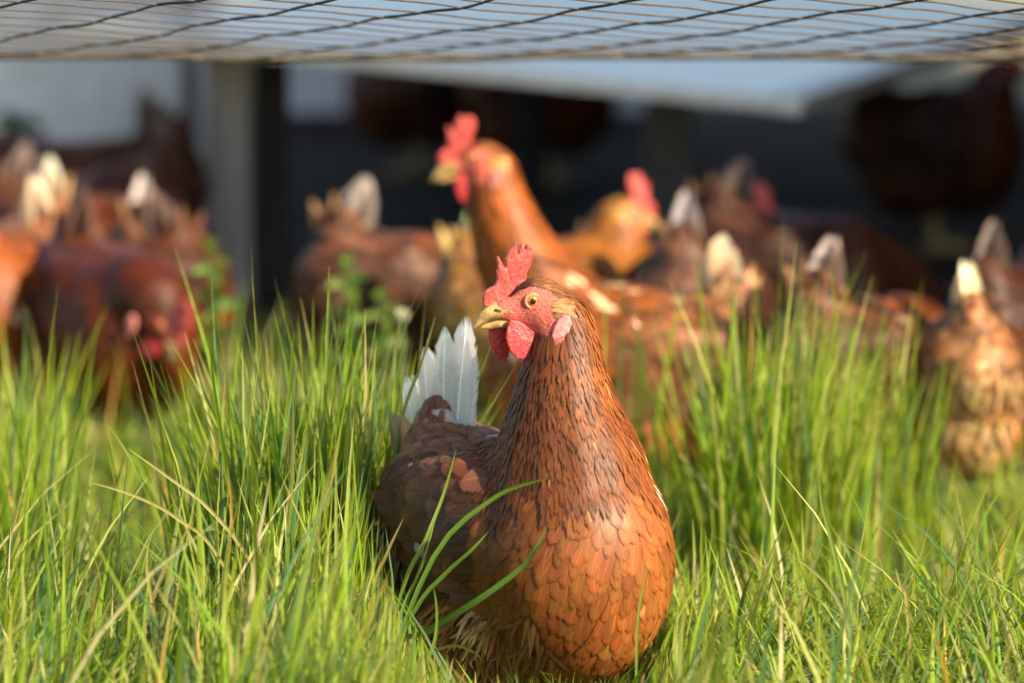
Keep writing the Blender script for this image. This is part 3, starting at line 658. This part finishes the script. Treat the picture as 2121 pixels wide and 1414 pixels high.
# ------------------------------------------------------------------ net
def build_net():
    root = empty('garden_net', (0, 4.95, 0)); tag(root, 'dark slack mesh netting stretched low over the hens with tan edge cord', 'net')
    X = Vector((1, 0, 0)); smax = 1.22; xr = 1.15
    prof = [at(1060, 121-136*(k/60*smax)**1.7, 4.95-.98*(k/60*smax)) for k in range(61)]   # slack curve from the edge cord up towards the viewer
    def pt(x, s_):
        k = max(0, min(59.999, s_/smax*60)); i_ = int(k); p = prof[i_].lerp(prof[i_+1], k-i_)
        return p + X*x + Vector((0, 0, 1))*(.0011*math.sin(x*9+s_*6)+.0007*math.sin(x*27-s_*9)) - root.location
    def strand(name, f, r, mat, n=60):
        V, Fc = [], []; tube(V, Fc, [(*f(k/n), r) for k in range(n+1)], 5); link(name, mesh(name, V, Fc), M[mat], root)
    def run(g, c0, r, mat, wav):      # s = c0 + g*x, kept inside the sheet
        xa, xb = sorted(((.012-c0)/g, (smax-c0)/g)); xa, xb = max(-xr, xa), min(xr, xb)
        if xb-xa < .05: return
        def f(t):
            x = xa+(xb-xa)*t; return pt(x, max(.012, min(smax, c0+g*x+wav*math.sin(x*48+c0*7)+.4*wav*math.sin(x*111+c0*3))))
        strand('strand', f, r, mat, 70)
    for k in range(40): run(-1.0, -1.2+k*.088+random.uniform(-.008, .008), .0009, 'strand_brown', .006)
    for k in range(26): run(2.1, -2.6+k*.275+random.uniform(-.02, .02), .0014, 'strand_dark', .016)
    for (r, s_, dz) in ((.003, .0, 0), (.002, .05, .002), (.0018, .10, .0)):
        strand('edge_cord', lambda t, s_=s_, dz=dz: pt(-xr+2*xr*t, s_+.01*math.sin(t*31+s_*90))+Vector((0, 0, dz)), r, 'cord', 90)
    for sx in (-1, 1):             # stakes carrying the net's corners, outside the view
        for s_, rr in ((0, .014), (smax, .016)):
            p = pt(sx*xr, s_); me = box_mesh('stake', rr*2, rr*2, p.z+.06, .003, False); me.transform(Matrix.Translation((p.x, p.y, -.03))); link('stake', me, M['wood'], root)
build_net()

# ------------------------------------------------------------------ grass
def blades(name, X, Y, h, wd, bend, az, Cb, Cm, Ct, rows=6, twist=None, fold=.35):
    n = len(X); t = np.linspace(0, 1, rows)[None, :]
    lx, ly = np.cos(az)[:, None], np.sin(az)[:, None]
    droop = np.clip(bend-.5, 0, None)[:, None]
    hz = h[:, None]*(t-.30*bend[:, None]*t**2-.55*droop*t**3); rr = h[:, None]*bend[:, None]*(.15*t+.75*t**2.1)
    wob = .015*h[:, None]*np.sin(t*5+az[:, None]*7)
    cx = X[:, None]+lx*rr-ly*wob; cy = Y[:, None]+ly*rr+lx*wob; cz = hz-.01
    tw = az+math.pi/2 + (rng.normal(0, .7, n) if twist is None else twist)
    sx, sy = np.cos(tw)[:, None], np.sin(tw)[:, None]
    pr = np.interp(t[0], [0, .15, .5, .8, 1], [.55, .9, 1, .6, .04])[None, :]
    hw = .5*wd[:, None]*pr
    fx, fy = -sy*hw*fold, sx*hw*fold
    V = np.stack([np.stack([cx-sx*hw, cy-sy*hw, cz], -1), np.stack([cx+fx, cy+fy, cz], -1), np.stack([cx+sx*hw, cy+sy*hw, cz], -1)], 2)
    UV = np.zeros((n, rows, 3, 2)); UV[..., 0] = np.array([0, .5, 1])+rng.random(n)[:, None, None]*20; UV[..., 1] = t[..., None]*3
    tt = t[..., None]
    C = np.where(tt < .3, Cb[:, None]*(1-tt/.3)+Cm[:, None]*(tt/.3), np.where(tt < .75, Cm[:, None], Cm[:, None]*(1-(tt-.75)/.25)+Ct[:, None]*((tt-.75)/.25)))
    C = np.repeat(C[:, :, None, :], 3, 2)
    q = [[r*3+c, r*3+c+1, r*3+c+4, r*3+c+3] for r in range(rows-1) for c in range(2)]
    Q = ((np.arange(n)*rows*3)[:, None, None]+np.array(q)[None]).reshape(-1, 4)
    return np_mesh(name, V.reshape(-1, 3), Q, UV.reshape(-1, 2), np.clip(C.reshape(-1, 3), .003, .9))
def colours(n, dry):
    Cm = np.array([.245, .36, .025])[None]*(1+rng.normal(0, .16, (n, 1)))*(1+rng.normal(0, .06, (n, 3)))
    yl = rng.random((n, 1)); Cm = Cm*(1-.45*yl**2)+np.array([.36, .43, .05])*(.45*yl**2)
    bl = rng.random(n) < .22; Cm[bl] = np.array([.115, .225, .078])*(1+rng.normal(0, .16, (bl.sum(), 1)))
    pl = rng.random(n) < .16; Cm[pl] = np.array([.44, .46, .13])*(1+rng.normal(0, .14, (pl.sum(), 1)))
    Cb = Cm*.45+np.array([.20, .20, .07])*.5; Ct = Cm*1.05
    tp = rng.random(n) < .22; Ct[tp] = np.array([.42, .30, .10])
    dr = rng.random(n) < dry; col = np.where(rng.random((n, 1)) < .35, np.array([[.58, .36, .10]]), np.array([[.60, .52, .25]]))*(1+rng.normal(0, .15, (n, 1)))
    Cm[dr] = col[dr]; Ct[dr] = col[dr]*.9; Cb[dr] = col[dr]*.8
    return Cb, Cm, Ct
parts = []
def patch(n, x0, x1, y0, y1, hm, hs, dry=.04, wd=(.0028, .0062), bend=(.1, .75), clump=0.6, az0=None):
    k = max(1, n//90); cx, cy = rng.uniform(x0, x1, k), rng.uniform(y0, y1, k); ch = rng.normal(1, .14, k)
    j = rng.integers(0, k, n); g = rng.random(n) < clump
    X = np.where(g, cx[j]+rng.normal(0, .028, n), rng.uniform(x0, x1, n)); Y = np.where(g, cy[j]+rng.normal(0, .028, n), rng.uniform(y0, y1, n))
    h = np.clip(rng.normal(hm, hs, n), .03, None)*np.where(g, ch[j], .85)
    parts.append([X, Y, h, rng.uniform(*wd, n)*(.6+.4*h/.25), rng.uniform(*bend, n)**1.3, rng.uniform(0, 2*math.pi, n) if az0 is None else rng.normal(az0, 1.0, n), np.full(n, dry)])
def tuft(n, px_, Y, sx, sy, hm, hs, dry=.04, bend=(.05, .5)):
    c = at(px_, 700, Y); X = rng.normal(c.x, sx, n); Yv = rng.normal(Y, sy, n)
    h = np.clip(rng.normal(hm, hs, n), .08, None)
    az = np.arctan2(Yv-Y, X-c.x)+rng.normal(0, .7, n)
    parts.append([X, Yv, h, rng.uniform(.003, .0062, n), rng.uniform(*bend, n), az, np.full(n, dry)])
patch(9000, -1.0, -.20, 3.52, 4.2, .155, .055, .07, az0=.4, bend=(.1, 1.15))             # left foreground sward
patch(3600, -.24, -.085, 3.52, 4.25, .19, .055, .06, az0=.5)
patch(9500, .10, 1.0, 3.52, 4.2, .148, .055, .08, bend=(.3, 1.45))      # right foreground
patch(4000, -.10, .16, 3.3, 4.15, .13, .04)                            # about the hen
patch(10000, -1.1, -.08, 4.25, 5.5, .085, .035, .10, bend=(.2, 1.0))
patch(9000, .08, 1.1, 4.2, 5.4, .085, .035, .12, bend=(.2, 1.0))
patch(4000, -.14, .18, 4.2, 5.4, .095, .035, .12)
patch(7000, -1.2, 1.2, 5.4, 7.0, .045, .02, .6)
T_ = (.03, .34)
tuft(800, 625, 4.18, .045, .06, .285, .055, bend=T_); tuft(420, 740, 4.25, .035, .06, .265, .05, bend=T_)
tuft(110, 5, 4.35, .03, .06, .24, .05, bend=T_); tuft(90, 25, 4.75, .03, .06, .26, .04, bend=T_)
tuft(380, 1610, 4.55, .028, .06, .28, .055, bend=T_); tuft(380, 1740, 4.7, .04, .08, .235, .05, bend=T_)
tuft(14, 1270, 4.8, .03, .05, .31, .04, bend=T_)
tuft(50, 440, 5.6, .05, .08, .2, .04, .2)
A = [np.concatenate(c) for c in zip(*parts)]
X, Y, h, wd, bend, az, dry = A
# the sward is trodden down round the standing hen
tipX = X+np.cos(az)*h*bend*.9; tipY = Y+np.sin(az)*h*bend*.9; tipZ = h*(1-.3*bend)
lx_ = [600, 700, 770, 820, 880, 940, 1000, 1330, 1385, 1430, 1470]; ly_ = [300, 680, 980, 1200, 1300, 1370, 1400, 1410, 1310, 1120, 300]
sc_ = np.ones(len(X)); front = Y < 4.12
for fx_, fy_, fz_ in ((tipX, tipY, tipZ), (.5*(X+tipX), .5*(Y+tipY), .75*tipZ)):
    f = fy_*math.cos(PITCH)-(fz_-CAM_H)*math.sin(PITCH); ppx = CXP+F*fx_/f
    lim = np.interp(ppx, lx_, ly_)+rng.uniform(-40, 90, len(X))
    b_ = (CYP-lim)/F; zmax = CAM_H + fy_*(-math.sin(PITCH)+b_*math.cos(PITCH))/(math.cos(PITCH)+b_*math.sin(PITCH))
    sc_ = np.where(front & (fz_ > zmax), np.minimum(sc_, np.clip(zmax/fz_, .05, 1)), sc_)
h = h*sc_
inside = ((X-HX)**2+(Y-HY)**2 < .05**2); keep = ~inside & (h > .02)
# none grows through the deck or walls
X, Y, h, wd, bend, az, dry = (a[keep] for a in (X, Y, h, wd, bend, az, dry))
Cb, Cm, Ct = colours(len(X), 0); Db, Dm, Dt = colours(len(X), 1.1); sel = (rng.random(len(X)) < dry)[:, None]
Cb, Cm, Ct = np.where(sel, Db, Cb), np.where(sel, Dm, Cm), np.where(sel, Dt, Ct)
g = link('grass', blades('grass', X, Y, h, wd, bend, az, Cb, Cm, Ct), M['grass'])
tag(g, 'lush green meadow grass with scattered straw coloured blades', 'grass', kind='stuff')

# long single blades arching over the hen's breast, and other picked-out blades
def ribbon(name, pts, w_, col, parent, tipcol=None):
    P = [Vector(p) for p in pts]; n = 16; out = []
    for k in range(n+1):                                   # Catmull-Rom
        t = k/n*(len(P)-1); i = min(int(t), len(P)-2); u = t-i
        p0, p1, p2, p3 = P[max(i-1, 0)], P[i], P[i+1], P[min(i+2, len(P)-1)]
        out.append(.5*((2*p1)+(p2-p0)*u+(2*p0-5*p1+4*p2-p3)*u*u+(3*p1-p0-3*p2+p3)*u**3))
    V = []; C = []; UV = []
    for k, p in enumerate(out):
        d = (out[min(k+1, n)]-out[max(k-1, 0)]).normalized(); s = d.cross(Vector((.15, 1, .1))).normalized(); nn = s.cross(d); t = k/n
        hw = w_*.5*float(np.interp(t, [0, .1, .5, .8, 1], [.6, .9, 1, .62, .03]))
        V += [p-s*hw, p+nn*hw*.4, p+s*hw]; c = np.array(col)*(1-max(0, t-.8)*1)+(np.array(tipcol or col))*max(0, t-.8); C += [c]*3; UV += [(0, t*3), (.5, t*3), (1, t*3)]
    Q = [[k*3+c, k*3+c+1, k*3+c+4, k*3+c+3] for k in range(n) for c in range(2)]
    me = np_mesh(name, np.array([tuple(v) for v in V]), np.array(Q), np.array(UV), np.array(C)); me.transform(Matrix.Translation(-parent.location)); return link(name, me, M['grass'], parent)
def gtuft(label, base_px, Y, items):
    b = at(base_px, 700, Y); root = empty('grass_tuft', (b.x, Y, 0)); tag(root, label, 'grass tuft')
    for (w_, col, pts) in items:
        q = [at(x, y, yy) for x, y, yy in pts]; dd = q[0]-q[1]; e_ = min(2.2, q[0].z/max(.004, -dd.z)*.7); P = [(q[0].x+dd.x*e_, q[0].y+dd.y*e_, -.005)]+q
        ribbon('blade', P, w_, col, root)
G1, G2, G3, ST = (.17, .30, .04), (.13, .25, .045), (.24, .34, .05), (.58, .42, .14)
gtuft('long arching green blades leaning across the breast of the sharp hen', 760, 3.86, [
 (.0042, G1, [(820, 1340, 3.86), (911, 1132, 3.85), (1018, 1034, 3.84), (1085, 1003, 3.83), (1142, 989, 3.82)]),
 (.0052, G2, [(800, 1352, 3.85), (880, 1308, 3.83), (985, 1245, 3.80), (1080, 1175, 3.79), (1112, 1132, 3.78), (1135, 1086, 3.78)]),
 (.0036, G3, [(830, 1230, 3.87), (878, 1125, 3.87), (920, 1020, 3.88), (945, 930, 3.88)]),
 (.0036, G1, [(850, 1280, 3.86), (920, 1190, 3.85), (975, 1140, 3.84), (1012, 1100, 3.84)]),
 (.0030, G3, [(820, 1300, 3.86), (870, 1180, 3.86), (902, 1075, 3.87)]),
 (.0030, ST, [(770, 1240, 3.85), (800, 1150, 3.84), (836, 1072, 3.83)]),
 (.0030, G3, [(880, 1400, 3.82), (902, 1320, 3.82), (905, 1260, 3.82), (898, 1215, 3.82)]),
])
gtuft('thin curled pale blade in front of the belly of the sharp hen', 890, 3.84, [(.0026, (.2, .27, .06), [(860, 1410, 3.84), (900, 1350, 3.83), (945, 1336, 3.82), (985, 1352, 3.81), (1003, 1372, 3.80)]), (.0026, G3, [(1318, 1410, 3.83), (1322, 1280, 3.84), (1342, 1165, 3.85)])])
gtuft('tall upright bright blades beside the left grass edge of the hen tail', 660, 4.1, [
 (.0042, G3, [(670, 1000, 4.1), (676, 760, 4.1), (682, 548, 4.1)]), (.0040, G1, [(640, 1000, 4.12), (610, 850, 4.12), (590, 740, 4.12), (566, 640, 4.12)]),
 (.0036, G3, [(700, 950, 4.12), (735, 770, 4.12), (762, 640, 4.12)]), (.0030, (.3, .3, .1), [(820, 920, 4.1), (870, 760, 4.1), (902, 655, 4.1)]), (.0036, G2, [(600, 1000, 4.1), (550, 840, 4.1), (505, 660, 4.1)])])
gtuft('orange and straw dry blades lying over the green sward', 300, 3.8, [
 (.0038, ST, [(330, 1340, 3.8), (316, 1250, 3.8), (305, 1180, 3.8), (308, 1120, 3.8)]), (.0034, (.62, .54, .24), [(540, 1200, 3.86), (440, 1060, 3.85), (345, 985, 3.84), (262, 926, 3.83)]),
 (.0030, (.62, .52, .2), [(470, 1180, 3.83), (370, 1075, 3.83), (275, 1025, 3.83), (185, 998, 3.82)]), (.0032, (.5, .25, .06), [(470, 1200, 3.85), (480, 1060, 3.86), (470, 960, 3.86)])])
gtuft('single pale bent blade rising from the low grass right of the sharp hen', 1780, 3.8, [
 (.0042, (.40, .40, .14), [(1780, 1380, 3.8), (1745, 1260, 3.8), (1700, 1195, 3.8), (1625, 1137, 3.8)]), (.0040, G3, [(1765, 1320, 3.82), (1730, 1150, 3.83), (1702, 1040, 3.84), (1698, 975, 3.84)]),
 (.0036, G1, [(1990, 1320, 3.82), (1920, 1220, 3.82), (1850, 1118, 3.82)]), (.0034, ST, [(1880, 1260, 3.85), (1868, 1220, 3.85), (1855, 1175, 3.85)])])

# leafy weeds, soft behind
def weed(label, px_, Y, hgt, n, col, spread=.04):
    b = at(px_, 700, Y); root = empty('leafy_weed', (b.x, Y, 0)); tag(root, label, 'weed')
    V, Fc = [], []; tube(V, Fc, [(0, 0, -.01, .003), (.005, 0, hgt*.5, .0025), (.0, .004, hgt, .0015)], 6); me = mesh('stem', V, Fc); 
    a = me.color_attributes.new('Col', 'FLOAT_COLOR', 'POINT'); a.data.foreach_set('color', [.12, .2, .04, 1]*len(me.vertices)); link('stem', me, M['grass'], root)
    for k in range(n):
        z = hgt*(.35+.65*k/n); an = k*2.4; s = Vector((b.x, Y, 0)); d = Vector((math.cos(an), math.sin(an), 0)); L_ = spread*random.uniform(.7, 1.2)
        ribbon('leaf', [s+Vector((0, 0, z)), s+d*L_*.4+Vector((0, 0, z+L_*.35)), s+d*L_*.8+Vector((0, 0, z+L_*.3)), s+d*L_+Vector((0, 0, z+L_*.1))], L_*.45, [c*random.uniform(.8, 1.2) for c in col], root)
weed('bright green leafy weed in front of the brown hen with white tail tip', 725, 5.55, .265, 16, (.20, .33, .07), .026)
weed('lower green leafy weed beside the chest of the tall chestnut hen', 795, 5.5, .23, 16, (.20, .32, .07), .026)
weed('pale green weed topped by young leaves near the dark deck post', 447, 5.6, .28, 16, (.18, .27, .05), .026)
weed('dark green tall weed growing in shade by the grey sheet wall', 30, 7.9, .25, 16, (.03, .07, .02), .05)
weed('small clover like weed with rounded leaves in the left foreground sward', 455, 4.02, .255, 7, (.2, .3, .06), .018)
def seed_head(label, px_, py_, Y):
    p = at(px_, py_, Y); root = empty('seed_head', (p.x, Y, 0)); tag(root, label, 'flower')
    V, Fc = [], []; tube(V, Fc, [(0, 0, -.01, .0018), (.004, 0, p.z*.5, .0016), (0, 0, p.z, .0014)], 6); me = mesh('stem', V, Fc); link('stem', me, M['strand_brown'], root).data.materials[0] = M['seedstem']
    for k in range(26):
        d = Vector(rng.normal(0, 1, 3)).normalized(); V, Fc = [], []; c = Vector((0, 0, p.z)); tube(V, Fc, [(*c, .0012), (*(c+d*.006), .0022), (*(c+d*.010), .0006)], 5); link('seed', mesh('seed', V, Fc), M['seed'], root)
M['seedstem'] = plain('seed_stem_green', (.15, .2, .06), .6); M['seed'] = plain('seed_pale', (.34, .34, .18), .7)
seed_head('pale round seed head on a thin stem left of the sharp hen beak', 832, 652, 5.0)
